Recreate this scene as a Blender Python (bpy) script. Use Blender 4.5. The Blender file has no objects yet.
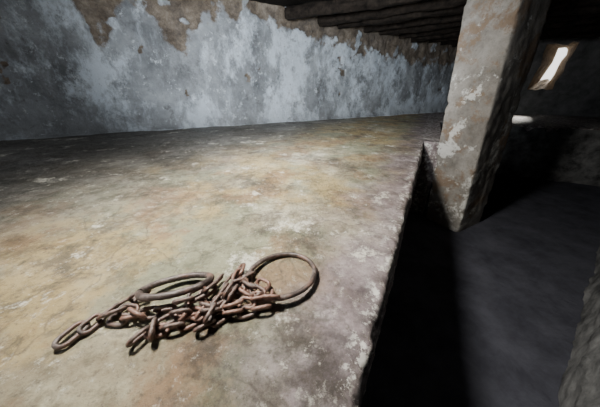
import bpy, bmesh, math, random
from mathutils import Vector, Matrix, noise
random.seed(7)
C = bpy.context.scene.collection
PI = math.pi
PT = 0.80            # platform top
CAMZ = 1.25
F = 217.0
TH = math.radians(27)
CT, ST = math.cos(TH), math.sin(TH)
def nz(x, y=0.0, z=0.0): return noise.noise(Vector((x, y, z)))
def ray(px, py):
    v = 203.5 - py
    return Vector((px - 300.0, F*CT + v*ST, v*CT - F*ST))
def gp(px, py, z=PT):
    d = ray(px, py); k = (z - CAMZ)/d.z
    return Vector((d.x*k, d.y*k, z))
# ------------------------------------------------------------------ frame of the platform edge
E0 = Vector((0.092, 0.162, 0)); e = Vector((0.4887, 0.8724, 0)); n = Vector((-0.8724, 0.4887, 0))
SF = 4.62
SJ, TJ = 2.42, -0.17      # where the platform steps out to meet the pillar
def xy(s, t): return E0 + e*s + n*t
W0 = Vector((-3.24, 2.39, 0)); wd = Vector((0.8766, 0.4812, 0)); wn = Vector((0.4812, -0.8766, 0))
P0 = W0 - wd*1.5
P1 = Vector((4.2, 6.475, 0))
ed = Vector((0.8673, -0.4978, 0)); en = Vector((-0.4978, -0.8673, 0))
P2 = P1 + ed*5.0
P3 = P2 + en*6.5
P4 = Vector((-3.6, -2.6, 0))
CEIL = 2.36
# ------------------------------------------------------------------ material helper
class NT:
    def __init__(s, name):
        s.m = bpy.data.materials.new(name); s.m.use_nodes = True
        s.t = s.m.node_tree; s.b = s.t.nodes['Principled BSDF']
        s.co = s.t.nodes.new('ShaderNodeTexCoord').outputs['Object']
    def link(s, a, b): s.t.links.new(a, b)
    def noise(s, scale, detail=6, rough=0.6, dist=0.0, stretch=None, off=(0,0,0)):
        x = s.t.nodes.new('ShaderNodeTexNoise'); x.inputs['Scale'].default_value = scale
        x.inputs['Detail'].default_value = detail; x.inputs['Roughness'].default_value = rough
        x.inputs['Distortion'].default_value = dist
        mp = s.t.nodes.new('ShaderNodeMapping'); mp.inputs['Location'].default_value = off
        if stretch: mp.inputs['Scale'].default_value = stretch
        s.link(s.co, mp.inputs['Vector']); s.link(mp.outputs[0], x.inputs['Vector'])
        return x.outputs['Fac']
    def crack(s, scale, off=(0,0,0)):
        v = s.t.nodes.new('ShaderNodeTexVoronoi'); v.feature = 'DISTANCE_TO_EDGE'; v.inputs['Scale'].default_value = scale
        w = s.t.nodes.new('ShaderNodeTexNoise'); w.inputs['Scale'].default_value = scale*3; w.inputs['Detail'].default_value = 8
        s.link(s.co, w.inputs['Vector'])
        a = s.t.nodes.new('ShaderNodeVectorMath'); a.operation = 'MULTIPLY_ADD'
        s.link(w.outputs['Color'], a.inputs[0]); a.inputs[1].default_value = (0.5/scale,)*3; s.link(s.co, a.inputs[2])
        s.link(a.outputs[0], v.inputs['Vector']); return v.outputs['Distance']
    def ramp(s, f, stops):
        r = s.t.nodes.new('ShaderNodeValToRGB'); el = r.color_ramp.elements
        while len(el) < len(stops): el.new(0.5)
        for q, (p, c) in zip(el, stops):
            q.position = p
            q.color = (c, c, c, 1) if isinstance(c, (int, float)) else (*c, 1)
        s.link(f, r.inputs[0]); return r.outputs[0]
    def mix(s, f, a, b, mode='MIX'):
        x = s.t.nodes.new('ShaderNodeMix'); x.data_type = 'RGBA'; x.blend_type = mode
        for v, i in ((f, 0), (a, 6), (b, 7)):
            if isinstance(v, (int, float)): x.inputs[i].default_value = v
            elif isinstance(v, tuple): x.inputs[i].default_value = (*v, 1)
            else: s.link(v, x.inputs[i])
        return x.outputs[2]
    def math(s, op, a, b=0.0, clamp=False):
        x = s.t.nodes.new('ShaderNodeMath'); x.operation = op; x.use_clamp = clamp
        for v, i in ((a, 0), (b, 1)):
            if isinstance(v, (int, float)): x.inputs[i].default_value = v
            else: s.link(v, x.inputs[i])
        return x.outputs[0]
    def dot(s, vec, origin):
        a = s.t.nodes.new('ShaderNodeVectorMath'); a.operation = 'SUBTRACT'; a.inputs[1].default_value = origin
        s.link(s.co, a.inputs[0])
        d = s.t.nodes.new('ShaderNodeVectorMath'); d.operation = 'DOT_PRODUCT'; d.inputs[1].default_value = vec
        s.link(a.outputs[0], d.inputs[0]); return d.outputs['Value']
    def maprange(s, f, a, b):
        x = s.t.nodes.new('ShaderNodeMapRange'); x.interpolation_type = 'SMOOTHSTEP'
        x.inputs[1].default_value = a; x.inputs[2].default_value = b
        s.link(f, x.inputs[0]); return x.outputs[0]
    def attr(s, name):
        a = s.t.nodes.new('ShaderNodeAttribute'); a.attribute_name = name; return a.outputs['Fac']
    def finish(s, col, rough=0.85, metal=0.0, bumps=(), spec=0.3):
        b = s.b
        if isinstance(col, tuple): b.inputs['Base Color'].default_value = (*col, 1)
        else: s.link(col, b.inputs['Base Color'])
        if isinstance(rough, (int, float)): b.inputs['Roughness'].default_value = rough
        else: s.link(rough, b.inputs['Roughness'])
        b.inputs['Metallic'].default_value = metal
        b.inputs['Specular IOR Level'].default_value = spec
        prev = None
        for f, st_, d in bumps:
            u = s.t.nodes.new('ShaderNodeBump'); u.inputs['Strength'].default_value = st_; u.inputs['Distance'].default_value = d
            s.link(f, u.inputs['Height'])
            if prev: s.link(prev, u.inputs['Normal'])
            prev = u.outputs[0]
        if prev: s.link(prev, b.inputs['Normal'])
        return s.m

def mat_platform():
    k = NT('worn_concrete')
    big = k.noise(1.9, 10, 0.70, 0.2)
    base = k.ramp(big, [(0.39, (0.145, 0.115, 0.074)), (0.46, (0.275, 0.23, 0.15)), (0.54, (0.405, 0.358, 0.247)), (0.62, (0.55, 0.505, 0.39))])
    t = k.dot(tuple(n), tuple(E0))
    # grey-green, ochre and rust tints in broad areas
    col = k.mix(k.ramp(k.noise(1.5, 8, 0.67, 0, None, (5, 2, 0)), [(0.465, 0.0), (0.545, 0.8)]), base, (0.27, 0.277, 0.185))
    col = k.mix(k.ramp(k.noise(2.0, 9, 0.70, 0, None, (15, 2, 4)), [(0.485, 0.0), (0.56, 0.68)]), col, (0.44, 0.325, 0.14))
    col = k.mix(k.ramp(k.noise(2.8, 10, 0.74, 0.2, None, (8, 8, 0)), [(0.51, 0.0), (0.59, 0.66)]), col, (0.275, 0.155, 0.08))
    # grey further from the edge
    far = k.maprange(k.math('ADD', t, k.math('MULTIPLY', k.noise(1.5, 7, 0.65), 0.9)), 1.25, 2.2)
    g = k.ramp(k.noise(2.2, 10, 0.74), [(0.39, (0.095, 0.091, 0.083)), (0.52, (0.20, 0.195, 0.183)), (0.61, (0.32, 0.315, 0.298))])
    col = k.mix(k.math('MULTIPLY', far, 0.88), col, g)
    # mauve-grey band beside the edge
    edge = k.math('SUBTRACT', 1.0, k.maprange(k.math('ADD', t, k.math('MULTIPLY', k.noise(3.5, 8, 0.72), 0.7)), 0.38, 0.68))
    ecol = k.ramp(k.noise(9, 10, 0.75), [(0.38, (0.15, 0.113, 0.124)), (0.52, (0.28, 0.228, 0.244)), (0.62, (0.42, 0.363, 0.378))])
    col = k.mix(k.math('MULTIPLY', edge, 0.9), col, ecol)
    # shade painted along the foot of the wall, where little light reaches
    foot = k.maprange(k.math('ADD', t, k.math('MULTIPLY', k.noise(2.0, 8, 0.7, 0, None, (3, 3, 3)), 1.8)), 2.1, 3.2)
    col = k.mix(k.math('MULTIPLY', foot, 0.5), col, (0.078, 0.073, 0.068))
    # dark stains
    col = k.mix(k.ramp(k.noise(2.6, 12, 0.77, 0.2, None, (1, 9, 0)), [(0.53, 0.0), (0.60, 0.75)]), col, (0.09, 0.075, 0.06))
    # mottling at several sizes
    col = k.mix(0.8, col, k.ramp(k.noise(12, 10, 0.78, 0, None, (2, 4, 6)), [(0.40, 0.44), (0.52, 0.95), (0.6, 1.0)]), 'MULTIPLY')
    col = k.mix(k.ramp(k.noise(4.7, 13, 0.78, 0.1, None, (7, 3, 0)), [(0.578, 0.0), (0.625, 0.82)]), col, (0.72, 0.69, 0.605))
    col = k.mix(k.ramp(k.noise(26, 9, 0.82), [(0.565, 0.0), (0.64, 0.52)]), col, (0.66, 0.63, 0.555))
    col = k.mix(k.ramp(k.noise(60, 6, 0.8, 0, None, (3, 3, 3)), [(0.55, 0.0), (0.64, 0.7)]), col, (0.10, 0.08, 0.065))
    cr = k.crack(2.2)
    col = k.mix(k.ramp(cr, [(0.0, 0.5), (0.010, 0.0)]), col, (0.07, 0.058, 0.047))
    # pale plaster flecks on the chipped lip
    lip = k.math('SUBTRACT', 1.0, k.maprange(t, 0.02, 0.065))
    fl = k.ramp(k.noise(20, 8, 0.78, 0, None, (9, 9, 9)), [(0.53, 0.0), (0.57, 0.85)])
    col = k.mix(k.math('MULTIPLY', lip, fl), col, (0.72, 0.70, 0.66))
    return k.finish(col, 0.65, 0, [(k.noise(6, 8, 0.7), 0.7, 0.03), (k.noise(28, 8, 0.78), 0.9, 0.012), (k.noise(110, 5, 0.75), 0.7, 0.005), (k.ramp(cr, [(0.0, 0.0), (0.02, 1.0)]), 0.3, 0.006)], 0.35)

def mat_wall():
    k = NT('limewashed_plaster')
    base = k.ramp(k.noise(1.8, 11, 0.72), [(0.36, (0.16, 0.168, 0.178)), (0.5, (0.285, 0.30, 0.317)), (0.64, (0.40, 0.423, 0.447))])
    big = k.noise(0.8, 4, 0.55, 0, None, (3, 1, 2))
    wash = k.ramp(k.math('ADD', k.math('MULTIPLY', k.noise(2.3, 13, 0.77, 0.1, (1, 1, 0.65), (2, 0, 1)), 0.6), k.math('MULTIPLY', big, 0.4)), [(0.47, 0.0), (0.535, 0.9)])
    col = k.mix(wash, base, (0.67, 0.735, 0.81))
    drip = k.ramp(k.noise(4, 8, 0.74, 0, (1, 1, 0.25), (4, 0, 0)), [(0.54, 0.0), (0.67, 0.5)])
    col = k.mix(drip, col, (0.65, 0.715, 0.79))
    damp = k.ramp(k.noise(1.9, 11, 0.77, 0, (1, 1, 0.7), (14, 3, 0)), [(0.515, 0.0), (0.615, 0.78)])
    col = k.mix(damp, col, (0.15, 0.153, 0.159))
    col = k.mix(k.ramp(k.noise(3.5, 11, 0.78, 0.1, None, (9, 0, 3)), [(0.56, 0.0), (0.64, 0.7)]), col, (0.11, 0.107, 0.104))
    col = k.mix(k.ramp(k.noise(20, 7, 0.75, 0, None, (1, 4, 3)), [(0.61, 0.0), (0.67, 0.7)]), col, (0.095, 0.09, 0.085))
    col = k.mix(k.ramp(k.noise(8, 12, 0.8, 0, None, (31, 4, 3)), [(0.57, 0.0), (0.625, 0.75)]), col, (0.74, 0.79, 0.84))
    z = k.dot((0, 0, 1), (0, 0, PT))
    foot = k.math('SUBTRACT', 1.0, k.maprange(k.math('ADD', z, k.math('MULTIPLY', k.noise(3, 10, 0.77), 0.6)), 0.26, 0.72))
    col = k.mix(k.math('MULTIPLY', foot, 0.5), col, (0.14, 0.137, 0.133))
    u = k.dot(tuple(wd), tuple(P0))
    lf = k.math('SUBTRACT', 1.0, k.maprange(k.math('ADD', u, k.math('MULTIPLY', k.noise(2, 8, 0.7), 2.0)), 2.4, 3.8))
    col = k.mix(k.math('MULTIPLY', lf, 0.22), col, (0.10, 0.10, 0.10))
    earth = k.ramp(k.noise(7, 12, 0.8), [(0.36, (0.062, 0.047, 0.035)), (0.5, (0.16, 0.124, 0.092)), (0.64, (0.31, 0.258, 0.20))])
    ex = k.ramp(k.math('ADD', k.attr('exposed'), k.math('MULTIPLY', k.math('SUBTRACT', k.noise(7, 12, 0.8, 0, None, (4, 4, 4)), 0.5), 2.4)), [(0.28, 0.0), (0.68, 0.95)])
    col = k.mix(ex, col, earth)
    return k.finish(col, 0.9, 0, [(k.noise(7, 10, 0.75), 0.8, 0.03), (k.noise(45, 8, 0.75), 0.6, 0.008)], 0.2)

def mat_pillar():
    k = NT('pillar_render')
    col = k.ramp(k.noise(3.0, 12, 0.76, 0.1), [(0.36, (0.16, 0.145, 0.128)), (0.5, (0.275, 0.255, 0.232)), (0.64, (0.385, 0.363, 0.337))])
    col = k.mix(k.ramp(k.noise(2.5, 10, 0.75, 0.1, None, (8, 2, 1)), [(0.515, 0.0), (0.565, 0.78)]), col, (0.225, 0.152, 0.10))
    z = k.dot((0, 0, 1), (0, 0, 0))
    low = k.math('MULTIPLY', k.math('SUBTRACT', 1.0, k.maprange(z, 0.5, 1.5)), 0.04)
    col = k.mix(k.ramp(k.math('ADD', k.noise(4.5, 12, 0.78, 0.2, None, (3, 1, 5)), low), [(0.588, 0.0), (0.613, 0.85)]), col, (0.69, 0.68, 0.65))
    col = k.mix(k.ramp(k.noise(40, 6, 0.78), [(0.55, 0.0), (0.66, 0.55)]), col, (0.11, 0.097, 0.084))
    return k.finish(col, 0.9, 0, [(k.noise(9, 10, 0.75), 0.8, 0.02), (k.noise(50, 7, 0.78), 0.7, 0.008)], 0.2)

def mat_simple(name, c0, c1, sc, rough=0.9, bump=0.02, stretch=None):
    k = NT(name)
    f = k.noise(sc, 9, 0.72, 0.15, stretch)
    return k.finish(k.ramp(f, [(0.35, c0), (0.65, c1)]), rough, 0, [(f, 0.6, bump), (k.noise(sc*8, 6, 0.7, 0, stretch), 0.5, bump*0.3)], 0.2)

def mat_iron(name, rust):
    k = NT(name)
    f = k.noise(38, 8, 0.7)
    col = k.ramp(f, [(0.34, (0.025, 0.018, 0.017)), (0.52, (0.070, 0.052, 0.046)), (0.68, (0.175, 0.142, 0.127))])
    col = k.mix(k.ramp(k.noise(22, 6, 0.7, 0, None, (4, 4, 1)), [(0.5 - rust*0.2, 0.0), (0.7 - rust*0.2, 0.78)]), col, (0.235, 0.122, 0.088))
    return k.finish(col, k.ramp(f, [(0.3, 0.32), (0.7, 0.62)]), 0.18, [(k.noise(120, 6, 0.7), 0.5, 0.002), (k.noise(400, 4, 0.7), 0.4, 0.001)], 0.6)

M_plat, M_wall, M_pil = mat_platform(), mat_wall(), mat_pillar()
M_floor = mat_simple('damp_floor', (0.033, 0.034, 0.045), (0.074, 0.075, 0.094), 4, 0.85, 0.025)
M_dim = mat_simple('grey_plaster', (0.12, 0.12, 0.12), (0.30, 0.30, 0.295), 4, 0.9, 0.03)
M_reveal = mat_simple('earthy_reveal', (0.17, 0.12, 0.075), (0.46, 0.34, 0.22), 7, 0.9, 0.05)
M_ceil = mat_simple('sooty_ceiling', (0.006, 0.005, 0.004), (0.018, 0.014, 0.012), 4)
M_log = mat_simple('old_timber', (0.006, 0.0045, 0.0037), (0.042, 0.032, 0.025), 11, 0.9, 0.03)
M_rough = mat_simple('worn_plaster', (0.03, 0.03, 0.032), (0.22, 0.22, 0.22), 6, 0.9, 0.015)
M_iron, M_ringiron, M_rust = mat_iron('dark_iron', 0.3), mat_iron('forged_iron', 0.0), mat_iron('rusty_iron', 0.95)

def mesh_obj(name, verts, faces, m, parent=None, smooth=True):
    me = bpy.data.meshes.new(name); me.from_pydata([tuple(v) for v in verts], [], faces); me.update()
    me.materials.append(m)
    if smooth: me.polygons.foreach_set('use_smooth', [True]*len(me.polygons))
    o = bpy.data.objects.new(name, me); C.objects.link(o)
    if parent: o.parent = parent
    return o
def tag(o, label=None, cat=None, group=None, kind=None):
    if label: o['label'] = label
    if cat: o['category'] = cat
    if group: o['group'] = group
    if kind: o['kind'] = kind
    return o
def lines(*segs):
    out = []
    for a, b, d in segs:
        k = max(1, int(round((b - a)/d)))
        out += [a + (b - a)*i/k for i in range(k)]
    out.append(segs[-1][1]); return out

# ------------------------------------------------------------------ platform
def ph(x, y):
    return 0.009*nz(x*1.2, y*1.2, 3) + 0.004*nz(x*4.5, y*4.5, 7) + 0.003*nz(x*13, y*13, 1)
def inside(p, m=0.06):
    if (p - W0).dot(wn) < -m: return False
    if (p - P1).dot(en) < -m: return False
    if (p - P2).dot(Vector((-ed.x, -ed.y, 0))) < -m: return False
    return True
verts, faces = [], []
def patch(pts, keep):
    base = len(verts); nr, nc = len(pts), len(pts[0])
    for r in pts: verts.extend(r)
    for i in range(nr - 1):
        for j in range(nc - 1):
            q = [base+i*nc+j, base+i*nc+j+1, base+(i+1)*nc+j+1, base+(i+1)*nc+j]
            if all(keep(verts[a]) for a in q): faces.append(q)
def edge_profile(u, t, seed, amp=1.0):
    """inward shift and drop of the broken lip at distance t from it"""
    fade = math.exp(-t/0.03)
    sh = (0.002*nz(u*3.2, seed) + 0.006*nz(u*16, seed+3) + 0.006*nz(u*41, seed+5))*amp
    chip = max(0.0, 0.8*nz(u*8, seed+9) + 0.9*nz(u*22, seed+2) + 0.6*nz(u*55, seed+4) + 0.03)
    dz = -0.052*amp*chip*math.exp(-t/(0.012 + 0.022*min(1, chip))) - 0.012*max(0, 1 - t/0.016)**2
    return sh*fade, dz
ss = lines((-1.3, -0.1, 0.1), (-0.1, 1.6, 0.007), (1.6, SJ - 0.02, 0.014), (SJ - 0.02, SJ, 0.02), (SJ, SF, 0.05))
ts = lines((0, 0.08, 0.005), (0.08, 0.9, 0.014), (0.9, 1.8, 0.03), (1.8, 5.3, 0.06))
zs = lines((0.0, PT - 0.02, 0.03))
rows = []
for s in ss:
    amp = 1.0 if s < SJ - 0.001 else 0.0
    r = []
    for t in reversed(ts):
        sh, dz = edge_profile(s, t, 1, amp) if amp else (0, 0)
        p = xy(s, t + sh); p.z = PT + ph(p.x, p.y) + dz; r.append(p)
    lip = r[-1].z; sh0 = edge_profile(s, 0, 1, amp)[0]
    for i, z in enumerate(reversed(zs)):
        p = xy(s, sh0 + amp*(-0.006*math.sin(min(1, i/3)*PI/2) + 0.007*nz(s*5, z*7, 4) + 0.008*nz(s*18, z*20, 6)))
        p.z = min(z, lip - 0.003); r.append(p)
    rows.append(r)
patch(rows, inside)
# short step of the platform that butts against the pillar
rows = []
for s in [SJ]*len(zs) + lines((SJ, SF, 0.04)):
    i = len(rows); r = []
    for t in lines((0, -TJ, 0.02)):
        p = xy(s, -t); p.z = (zs[i] if i < len(zs) else PT + ph(p.x, p.y)); r.append(p)
    lip = r[-1].z
    for z in reversed(zs):
        p = xy(s, TJ); p.z = min(z, lip); r.append(p)
    rows.append(r)
patch(rows, inside)
s2 = lines((SF, SF + 0.16, 0.02), (SF + 0.16, 7.2, 0.05))
t2 = lines((-6.0, 0, 0.035), (0, 5.3, 0.05))
cols = []
for t in t2:
    r = []
    for s in reversed(s2):
        sh, dz = edge_profile(t*0.35, (s - SF)*0.35, 21, 2.4) if t < TJ - 0.01 else (0, 0)
        p = xy(s + sh, t); p.z = PT + ph(p.x, p.y) + dz; r.append(p)
    if t <= 0:
        for z in reversed(zs):
            p = xy(SF + 0.06*nz(t*2, z*3, 14) + 0.02*nz(t*8, z*9, 14), t); p.z = min(z, r[len(s2)-1].z - 0.003); r.append(p)
    else:
        r += [r[-1].copy() for z in zs]
    cols.append(r)
patch(cols, inside)
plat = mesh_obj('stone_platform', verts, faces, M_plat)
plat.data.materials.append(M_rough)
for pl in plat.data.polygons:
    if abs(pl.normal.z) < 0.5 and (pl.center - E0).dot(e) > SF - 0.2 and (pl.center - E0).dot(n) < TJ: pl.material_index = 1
tag(plat, 'broad worn concrete platform with crumbling edge, carrying the iron chain', 'platform')

# right-hand platform across the aisle
verts, faces = [], []
R0 = Vector((1.18, 0.475, 0)); rd = Vector((0.813, 0.582, 0)); rn = Vector((0.582, -0.813, 0))
rows = []
for k in lines((-0.9, 2.4, 0.02), (2.4, 4.1, 0.06)):
    r = []
    for z in lines((0.0, PT - 0.03, 0.02)):
        p = R0 + rd*k + rn*(0.025*nz(k*2.5, z*2.5, 2) + 0.014*nz(k*11, z*11, 8) + 0.008*nz(k*31, z*31, 8)); p.z = z; r.append(p)
    for w in lines((0.08, 0.3, 0.03), (0.3, 2.9, 0.2)):
        p = R0 + rd*k + rn*w; p.z = PT + ph(p.x, p.y); r.append(p)
    rows.append(r)
patch(rows, lambda p: inside(p, 0.06))
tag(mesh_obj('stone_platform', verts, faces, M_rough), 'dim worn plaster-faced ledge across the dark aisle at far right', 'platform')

# ------------------------------------------------------------------ setting
def poly(name, pts, z, m):
    cc = sum(pts, Vector())/len(pts); pts = [p + (p - cc).normalized()*0.5 for p in pts]
    o = mesh_obj(name, [(p.x, p.y, z) for p in pts], [list(range(len(pts)))], m, None, False); tag(o, kind='structure'); return o
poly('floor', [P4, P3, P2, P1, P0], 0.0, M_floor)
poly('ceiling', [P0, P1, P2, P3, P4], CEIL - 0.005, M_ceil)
def plain_wall(name, a, b, m):
    o = mesh_obj(name, [(a.x, a.y, 0), (b.x, b.y, 0), (b.x, b.y, CEIL), (a.x, a.y, CEIL)], [[0, 1, 2, 3]], m, None, False)
    tag(o, kind='structure')
plain_wall('wall_right', P3, P2, M_dim); plain_wall('wall_rear', P4, P3, M_dim); plain_wall('wall_left', P0, P4, M_dim)

# long limewashed wall; the line where its plaster is lost is measured along it
def wall_uv(px, py):
    d = ray(px, py); o = Vector((0, 0, CAMZ)); k = (W0 - o).dot(wn)/d.dot(wn); q = o + d*k
    return (q - P0).dot(wd), q.z
bnd = [wall_uv(*p) for p in [(-60, -30), (30, -16), (66, -6), (80, 10), (93, 36), (110, 33), (119, 8), (134, 4), (150, 12), (166, 34), (184, 47), (193, 28), (204, 17), (232, 15), (262, 22), (300, 30), (330, 38), (352, 48), (384, 56), (420, 62), (452, 64)]]
def bz(u):
    if u <= bnd[0][0]: return bnd[0][1]
    for (a, za), (b, zb) in zip(bnd, bnd[1:]):
        if a <= u <= b: return za + (zb - za)*(u - a)/(b - a)
    return bnd[-1][1]
LW = (P1 - P0).length
us = lines((0, LW, 0.022)); zz = lines((0.0, PT - 0.1, 0.15), (PT - 0.1, CEIL, 0.02))
V, Fc, EX = [], [], []
for u in us:
    for z in zz:
        b = bz(u) + 0.16*nz(u*2.6, z*2.6, 5) + 0.12*nz(u*8, z*8, 2) + 0.06*nz(u*22, z*22, 2)
        x = max(0.0, min(1.0, (z - b)/0.15 + 0.5))
        hole = nz(u*1.9 + 3, z*2.4, 11) + 0.4*nz(u*8, z*8, 4) + 0.2*nz(u*22, z*22, 4)
        x = max(x, max(0.0, min(1.0, (hole - 0.55)/0.08)) if z > PT + 0.4 else 0)
        patchy = nz(u*4, z*4, 31) + 0.5*nz(u*13, z*13, 33)
        if patchy > 0.3: x *= max(0.15, 1 - (patchy - 0.3)*5)
        d = 0.03*nz(u*0.9, z*1.4, 1) + 0.012*nz(u*4, z*4, 6) + 0.004*nz(u*15, z*15, 9)
        d += x*(-0.025 + 0.03*nz(u*5, z*6, 12) + 0.014*nz(u*14, z*14, 12))
        # rough rounded foot where the wall runs into the platform
        d += max(0.0, 0.06 + 0.11*nz(u*1.8, 3, 8) + 0.05*nz(u*6, 5, 8))*math.exp(-max(0.0, z - PT)/0.06)
        p = P0 + wd*u + wn*d; V.append((p.x, p.y, z)); EX.append(x)
nzr = len(zz)
for i in range(len(us)-1):
    for j in range(nzr-1):
        a = i*nzr + j; Fc.append([a, a+nzr, a+nzr+1, a+1])
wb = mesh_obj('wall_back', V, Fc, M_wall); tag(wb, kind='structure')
at = wb.data.attributes.new('exposed', 'FLOAT', 'POINT'); at.data.foreach_set('value', EX)

# end wall with an irregular splayed window slit
LE = 5.0; T = 0.42
def ep(u, z, w=0.0):
    p = P1 + ed*u - en*w; return (p.x, p.y, z)
def outline(u0, u1, za, zb, amp, seed, per=5, top=0.0):
    cs = [(u0, za), (u1, za), (u1 + top, zb), (u0 + top, zb)]; out = []
    for i in range(4):
        (a, b), (c, d) = cs[i], cs[(i+1) % 4]
        for j in range(per):
            f = j/per; u = a + (c-a)*f; z = b + (d-b)*f
            out.append((u + amp*nz(u*9, z*9, seed), z + amp*nz(u*9, z*9, seed+6)))
    return out
inn = outline(1.34, 1.78, 1.32, 2.18, 0.08, 3, 5, 0.08); out_ = outline(1.63, 1.785, 1.52, 2.15, 0.07, 12, 5, 0.09)
V = [ep(*q) for q in [(-0.3,0), (LE+0.3,0), (LE+0.3,CEIL), (-0.3,CEIL)]] + [ep(*q, T) for q in [(-0.3,0), (LE+0.3,0), (LE+0.3,CEIL), (-0.3,CEIL)]]
V += [ep(*q) for q in inn] + [ep(*q, T*0.5) for q in [((a[0]+b[0])/2 + 0.04*nz(i*2.1), (a[1]+b[1])/2 + 0.04*nz(i*1.7, 4)) for i, (a, b) in enumerate(zip(inn, out_))]] + [ep(*q, T) for q in out_]
Fc = []
for i in range(4):
    for base, c in ((8, 0), (48, 4)):
        Fc.append([c+i, c+(i+1) % 4] + [base + (5*i + j) % 20 for j in range(5, -1, -1)])
nfront = len(Fc)
for base in (8, 28):
    for i in range(20): Fc.append([base+i, base+(i+1) % 20, base+20+(i+1) % 20, base+20+i])
we = mesh_obj('wall_end', V, Fc, M_dim, None, False); tag(we, kind='structure')
we.data.materials.append(M_reveal)
for i, pl in enumerate(we.data.polygons):
    if i >= nfront: pl.material_index = 1

# ------------------------------------------------------------------ pillar
A = Vector((1.325, 2.10, 0)); ang = math.radians(61)
pc = Vector((math.sin(ang), math.cos(ang), 0)); pa = Vector((math.cos(ang), -math.sin(ang), 0))
SZ = 0.345; DP = 0.46
verts, faces = [], []
per = []
R = 0.006
def side(o, d, L): return [o + d*(R + (L - 2*R)*i/22) for i in range(23)]
B_ = A + pa*SZ; C_ = B_ + pc*DP; D_ = A + pc*DP
for o, d, L in ((A, pa, SZ), (B_, pc, DP), (C_, -pa, SZ), (D_, -pc, DP)): per += side(o, d, L)
cen = (A + C_)/2
rows = []
for z in lines((0, CEIL, 0.018)):
    r = []
    for p in per + per[:1]:
        out = (p - cen).normalized()
        cd = min((p - q).length for q in (A, B_, C_, D_))
        ch = max(0, nz(p.x*2, p.y*2, z*9) + 0.7*nz(p.x*2, p.y*2, z*27) - 0.15 + max(0, 0.5 - z))*math.exp(-cd/0.015)
        q = p + out*(0.006*nz(p.x*4, p.y*4, z*3) + 0.005*nz(p.x*16, p.y*16, z*15) + 0.003*nz(p.x*40, p.y*40, z*40) - 0.04*ch)
        q.x += -0.105*(z - PT); q.z = z; r.append(q)
    rows.append(r)
patch(rows, lambda p: True)
tag(mesh_obj('stone_pillar', verts, faces, M_pil), 'square rendered pillar leaning slightly, standing in the aisle beside the platform edge', 'pillar')

# ------------------------------------------------------------------ roof logs
svals = [3.30, 3.74, 4.04, 4.52, 4.86, 5.28, 5.60, 6.06, 6.42, 6.80]
ords = ['nearest the camera', 'second from the camera', 'third from the camera', 'fourth from the camera', 'fifth from the camera', 'fifth from the far end', 'fourth from the far end', 'third from the far end', 'second from the far end', 'farthest from the camera']
for i, s in enumerate(svals):
    o = xy(s, 0); tw = (W0 - o).dot(wn)/n.dot(wn)
    tend = min(tw, 5.0) - 0.02
    t_lo = -4.2
    rad = 0.068 + 0.03*nz(i*3.7, 2)
    verts, faces = [], []
    rows = []
    N = 110
    for j in range(N + 1):
        t = t_lo + (tend - t_lo)*j/N
        cc = xy(s + 0.18*nz(t*0.7, i*5), t); cz = CEIL - 0.095 + 0.04*nz(t*0.9, i*7, 2)
        r = []
        for a in range(21):
            th = 2*PI*(a % 20)/20
            q4 = (abs(math.cos(th))**4 + abs(math.sin(th))**4)**-0.25     # roughly squared section
            rr = rad*(0.6 + 0.4*q4)*(1 + 0.36*nz(math.cos(th)*1.4 + i, math.sin(th)*1.4, t*1.3) + 0.30*nz(math.cos(th)*4, math.sin(th)*4 + i, t*5))
            p = cc + e*(rr*math.cos(th)); p.z = cz + rr*math.sin(th); r.append(p)
        rows.append(r)
    patch(rows, lambda p: True)
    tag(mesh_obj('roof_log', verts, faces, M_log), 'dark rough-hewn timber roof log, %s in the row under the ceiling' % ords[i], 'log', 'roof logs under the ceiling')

# ------------------------------------------------------------------ chain and neck rings
def tube(path, r, closed, sides=10, rfun=None):
    V, Fc = [], []
    N = len(path)
    for i, p in enumerate(path):
        if closed: tg = path[(i+1) % N] - path[i-1]
        else: tg = path[min(i+1, N-1)] - path[max(i-1, 0)]
        tg.normalize(); up = Vector((0, 0, 1)); sd = tg.cross(up).normalized(); up = sd.cross(tg)
        rr = r*(rfun(i/(N-1)) if rfun else 1)
        for a in range(sides):
            th = 2*PI*a/sides
            V.append(p + (sd*math.cos(th) + up*math.sin(th))*rr)
    m = N if closed else N-1
    for i in range(m):
        for a in range(sides):
            k = (i+1) % N
            Fc.append([i*sides+a, i*sides+(a+1) % sides, k*sides+(a+1) % sides, k*sides+a])
    if not closed:
        Fc.append(list(range(sides))); Fc.append([(N-1)*sides+a for a in reversed(range(sides))])
    return V, Fc
def stadium(L, Wd, r, seed):
    Rr = Wd/2 - r; h = L/2 - r - Rr
    pts = []
    for i in range(11):
        th = -PI/2 + PI*i/10; pts.append(Vector((h + Rr*math.cos(th), Rr*math.sin(th), 0)))
    for i in range(11):
        th = PI/2 + PI*i/10; pts.append(Vector((-h + Rr*math.cos(th), Rr*math.sin(th), 0)))
    for p in pts: p += Vector((0.0007*nz(p.x*90, p.y*90, seed), 0.0007*nz(p.x*90, p.y*90, seed+5), 0.0008*nz(p.x*60, p.y*60, seed+9)))
    V, Fc = tube(pts, r, True, 9)
    V = [v + Vector((nz(v.x*300, v.y*300, v.z*300 + seed), nz(v.y*300, v.x*300, seed), 0))*0.0006 for v in V]
    return V, Fc
root = bpy.data.objects.new('shackle_chain', None); C.objects.link(root)
rp = gp(200, 305); root.location = rp
tag(root, 'tangled rusty iron chain with two neck rings lying on the concrete platform', 'chain')
WR = 0.0044; LL = 0.048; LWd = 0.0295
def link_mesh(m, seed):
    V, Fc = stadium(LL, LWd, WR, seed)
    me = bpy.data.meshes.new('link'); me.from_pydata([tuple(v) for v in V], [], Fc); me.update(); me.materials.append(m)
    me.polygons.foreach_set('use_smooth', [True]*len(me.polygons)); return me
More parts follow.
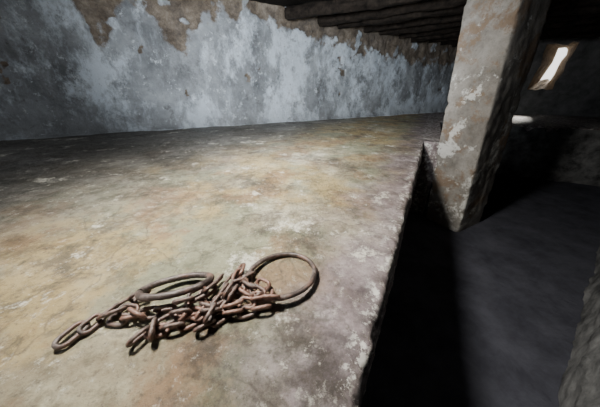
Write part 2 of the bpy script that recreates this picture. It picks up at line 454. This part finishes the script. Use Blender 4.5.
irons = [link_mesh(M_iron, q) for q in (1, 2, 3)]; rusts = [link_mesh(M_rust, q) for q in (4, 5)]
mixed = irons + rusts[:1]
def surf(p): return PT + ph(p.x, p.y)
def put(name, me, center, xdir, roll):
    x = xdir.normalized(); up = Vector((0, 0, 1)); y = up.cross(x).normalized(); z = x.cross(y)
    m = Matrix((x, y, z)).transposed().to_4x4() @ Matrix.Rotation(roll, 4, 'X')
    o = bpy.data.objects.new(name, me); C.objects.link(o); o.parent = root
    o.matrix_local = Matrix.Translation(center - rp) @ m
    return o
count = 0
def run(pix, ms, phase=0):
    global count
    pts = [gp(px, py, PT + 0.012 + lift) for px, py, lift in pix]
    for _ in range(2):
        q = [pts[0]]
        for a, b in zip(pts, pts[1:]): q += [a*0.75 + b*0.25, a*0.25 + b*0.75]
        q.append(pts[-1]); pts = q
    pitch = LL - 4*WR + 0.0012
    cum = [0]
    for a, b in zip(pts, pts[1:]): cum.append(cum[-1] + (b - a).length)
    def at_(d):
        d = max(0, min(d, cum[-1]))
        for k in range(len(pts)-1):
            if d <= cum[k+1]: return pts[k].lerp(pts[k+1], (d - cum[k])/max(1e-9, cum[k+1]-cum[k]))
        return pts[-1]
    N = int(cum[-1]/pitch)
    for i in range(N):
        a, b = at_(i*pitch), at_((i+1)*pitch)
        if (b - a).length < 1e-4: continue
        roll = math.radians((22 if (i + phase) % 2 else -58) + random.uniform(-20, 20))
        c = (a + b)/2
        lo = (LWd/2 - WR)*abs(math.sin(roll)) + WR + 0.002
        lift = c.z - PT - 0.012
        c.z = surf(c) + lo + lift
        d = (b - a) + Vector((random.uniform(-.3, .3), random.uniform(-.3, .3), random.uniform(-.08, .08)))*(b - a).length
        put('link', random.choice(ms), c, d, roll); count += 1
# strands lying on the platform
run([(131, 344, 0), (144, 333, 0), (160, 330, 0), (182, 327, 0), (199, 318, 0), (206, 308, 0), (222, 298, 0), (228, 284, 0.002), (243, 267, 0.004)], mixed)
run([(82, 330, 0), (98, 319, 0), (112, 309, 0), (128, 302, 0.004), (142, 296, 0.006), (154, 290, 0.008)], irons, 1)
run([(197, 330, 0), (212, 323, 0), (224, 312, 0), (244, 312, 0), (264, 309, 0), (279, 302, 0.004)], mixed)
run([(110, 320, 0), (128, 318, 0), (146, 316, 0), (166, 309, 0), (188, 304, 0.002), (208, 291, 0.004), (222, 277, 0.006)], mixed, 1)
# strands crossing over them
run([(150, 340, 0.004), (157, 322, 0.008), (172, 316, 0.008), (192, 312, 0.010), (212, 314, 0.010), (232, 301, 0.010), (238, 284, 0.012), (254, 272, 0.008)], mixed)
run([(243, 266, 0.008), (234, 279, 0.010), (241, 292, 0.012), (256, 294, 0.012), (270, 300, 0.014), (287, 297, 0.016)], rusts, 1)
run([(226, 306, 0.010), (244, 301, 0.012), (262, 302, 0.012), (273, 290, 0.010), (258, 282, 0.008)], rusts)
run([(106, 317, 0.008), (120, 307, 0.010), (136, 311, 0.008), (146, 324, 0.006)], mixed)
run([(180, 318, 0.010), (190, 303, 0.010), (206, 301, 0.010), (218, 309, 0.008)], mixed)
run([(206, 322, 0.010), (216, 306, 0.016), (226, 294, 0.018), (236, 283, 0.018), (248, 281, 0.016), (258, 291, 0.018), (266, 303, 0.016)], mixed)
run([(176, 303, 0.026), (190, 299, 0.030), (203, 291, 0.030), (213, 282, 0.024), (222, 288, 0.016)], mixed)
print('LINKS', count)
# long end link at the left
V, Fc = stadium(0.062, 0.036, 0.0050, 8)
o = mesh_obj('end_link', V, Fc, M_iron, root)
p = gp(74, 337); x = (gp(86, 327) - gp(62, 347)).normalized()
o.matrix_local = Matrix.Translation(Vector((p.x, p.y, surf(p) + 0.010)) - rp) @ Matrix((x, Vector((0,0,1)).cross(x), Vector((0,0,1)))).transposed().to_4x4() @ Matrix.Rotation(math.radians(8), 4, 'X')
tag(o, 'long oval end link')
def neck_ring(center, rad, wire, gap_dir, normal, squash, label, g, eyes=True):
    pts = []
    g = math.radians(g)
    for i in range(73):
        th = g + (2*PI - 2*g)*i/72
        pts.append(Vector((rad*math.cos(th), rad*squash*math.sin(th), 0)))
    V, Fc = tube(pts, wire, False, 14, lambda q: 1 + (0.25 if eyes and (q < 0.03 or q > 0.97) else 0) + 0.07*nz(q*9, rad*40))
    V = [v + Vector((nz(v.x*120, v.y*120, v.z*120), nz(v.y*120, v.z*120, 4), nz(v.z*90, v.x*120, 2)))*0.0009 for v in V]
    o = mesh_obj('neck_ring', V, Fc, M_ringiron, root)
    z = normal.normalized(); x = (gap_dir - z*gap_dir.dot(z)).normalized(); y = z.cross(x)
    o.matrix_local = Matrix.Translation(center - rp) @ Matrix((x, y, z)).transposed().to_4x4()
    tag(o, label)
    for sgn in ((1, -1) if eyes else ()):
        er = 0.0105
        ep_ = [Vector((er*math.cos(2*PI*k/20), er*math.sin(2*PI*k/20), 0)) for k in range(20)]
        V, Fc = tube(ep_, 0.0050, True, 9)
        q = mesh_obj('ring_eye', V, Fc, M_ringiron, o)
        q.location = (rad*math.cos(g) + 0.010*math.sin(g) + 0.004, sgn*(rad*squash*math.sin(g) - 0.012*math.cos(g)*(1 if g > 0.3 else 0.3)), 0)
        q.rotation_euler = (math.radians(70*sgn), 0, 0)
    return o
c1_ = gp(282, 275, PT + 0.012)
neck_ring(Vector((c1_.x, c1_.y, surf(c1_) + 0.016)), 0.092, 0.0069, Vector((-0.80, -0.60, 0)), Vector((0.0, 0.08, 1)), 0.88, 'larger flat neck ring', 34)
c2_ = gp(177, 286, PT + 0.034)
neck_ring(Vector((c2_.x, c2_.y, surf(c2_) + 0.035)), 0.077, 0.0083, Vector((-0.95, -0.30, 0)), Vector((-0.10, 0.36, 1)), 0.60, 'tilted neck ring on the links', 3, False)

# ------------------------------------------------------------------ camera, light, sky
cam = bpy.data.cameras.new('camera'); co = bpy.data.objects.new('camera', cam); C.objects.link(co)
co.location = (0, 0, CAMZ); co.rotation_euler = (PI/2 - TH, 0, 0)
cam.sensor_width = 36; cam.lens = 36*F/600; cam.clip_start = 0.01
bpy.context.scene.camera = co
def area(name, loc, target, size, power, col):
    l = bpy.data.lights.new(name, 'AREA'); l.size = size; l.energy = power; l.color = col
    o = bpy.data.objects.new(name, l); C.objects.link(o); o.location = loc
    o.rotation_euler = (Vector(target) - Vector(loc)).to_track_quat('-Z', 'Y').to_euler(); return o
def spot(name, loc, target, deg, power, col, blend=1.0, size=0.15):
    l = bpy.data.lights.new(name, 'SPOT'); l.spot_size = math.radians(deg); l.spot_blend = blend; l.energy = power; l.color = col; l.shadow_soft_size = size
    o = bpy.data.objects.new(name, l); C.objects.link(o); o.location = loc
    o.rotation_euler = (Vector(target) - Vector(loc)).to_track_quat('-Z', 'Y').to_euler(); return o
spot('key_lamp', (-0.60, 0.66, PT + 1.30), (-0.02, 0.98, PT), 138, 295, (1.0, 0.97, 0.885), 1.0, 0.13)
spot('wall_fill', (-0.35, 0.35, 1.58), (0.0, 4.2, 1.70), 100, 570, (0.88, 0.945, 1.0), 1.0, 0.25)  # unseen cool spot added to brighten the limewashed wall
area('rear_fill', (-2.9, -0.35, 2.0), (0.2, 3.2, 0.9), 0.9, 28, (0.90, 0.95, 1.0))  # soft fill added behind the camera, stands for no real source
spot('far_end_fill', (2.9, 2.2, 2.0), (5.9, 4.6, 2.15), 80, 13, (0.92, 0.96, 1.0))  # added fill that lifts the end wall around the window
sun = bpy.data.lights.new('sun', 'SUN'); sun.energy = 22; sun.angle = math.radians(14); sun.color = (1, 0.96, 0.88)
so = bpy.data.objects.new('sun', sun); C.objects.link(so); so.rotation_euler = Vector((-0.73, -0.54, -0.45)).to_track_quat('-Z', 'Y').to_euler()
w = bpy.data.worlds.new('sky'); bpy.context.scene.world = w; w.use_nodes = True
bg = w.node_tree.nodes['Background']; bg.inputs[0].default_value = (1.0, 0.98, 0.94, 1); bg.inputs[1].default_value = 2.2
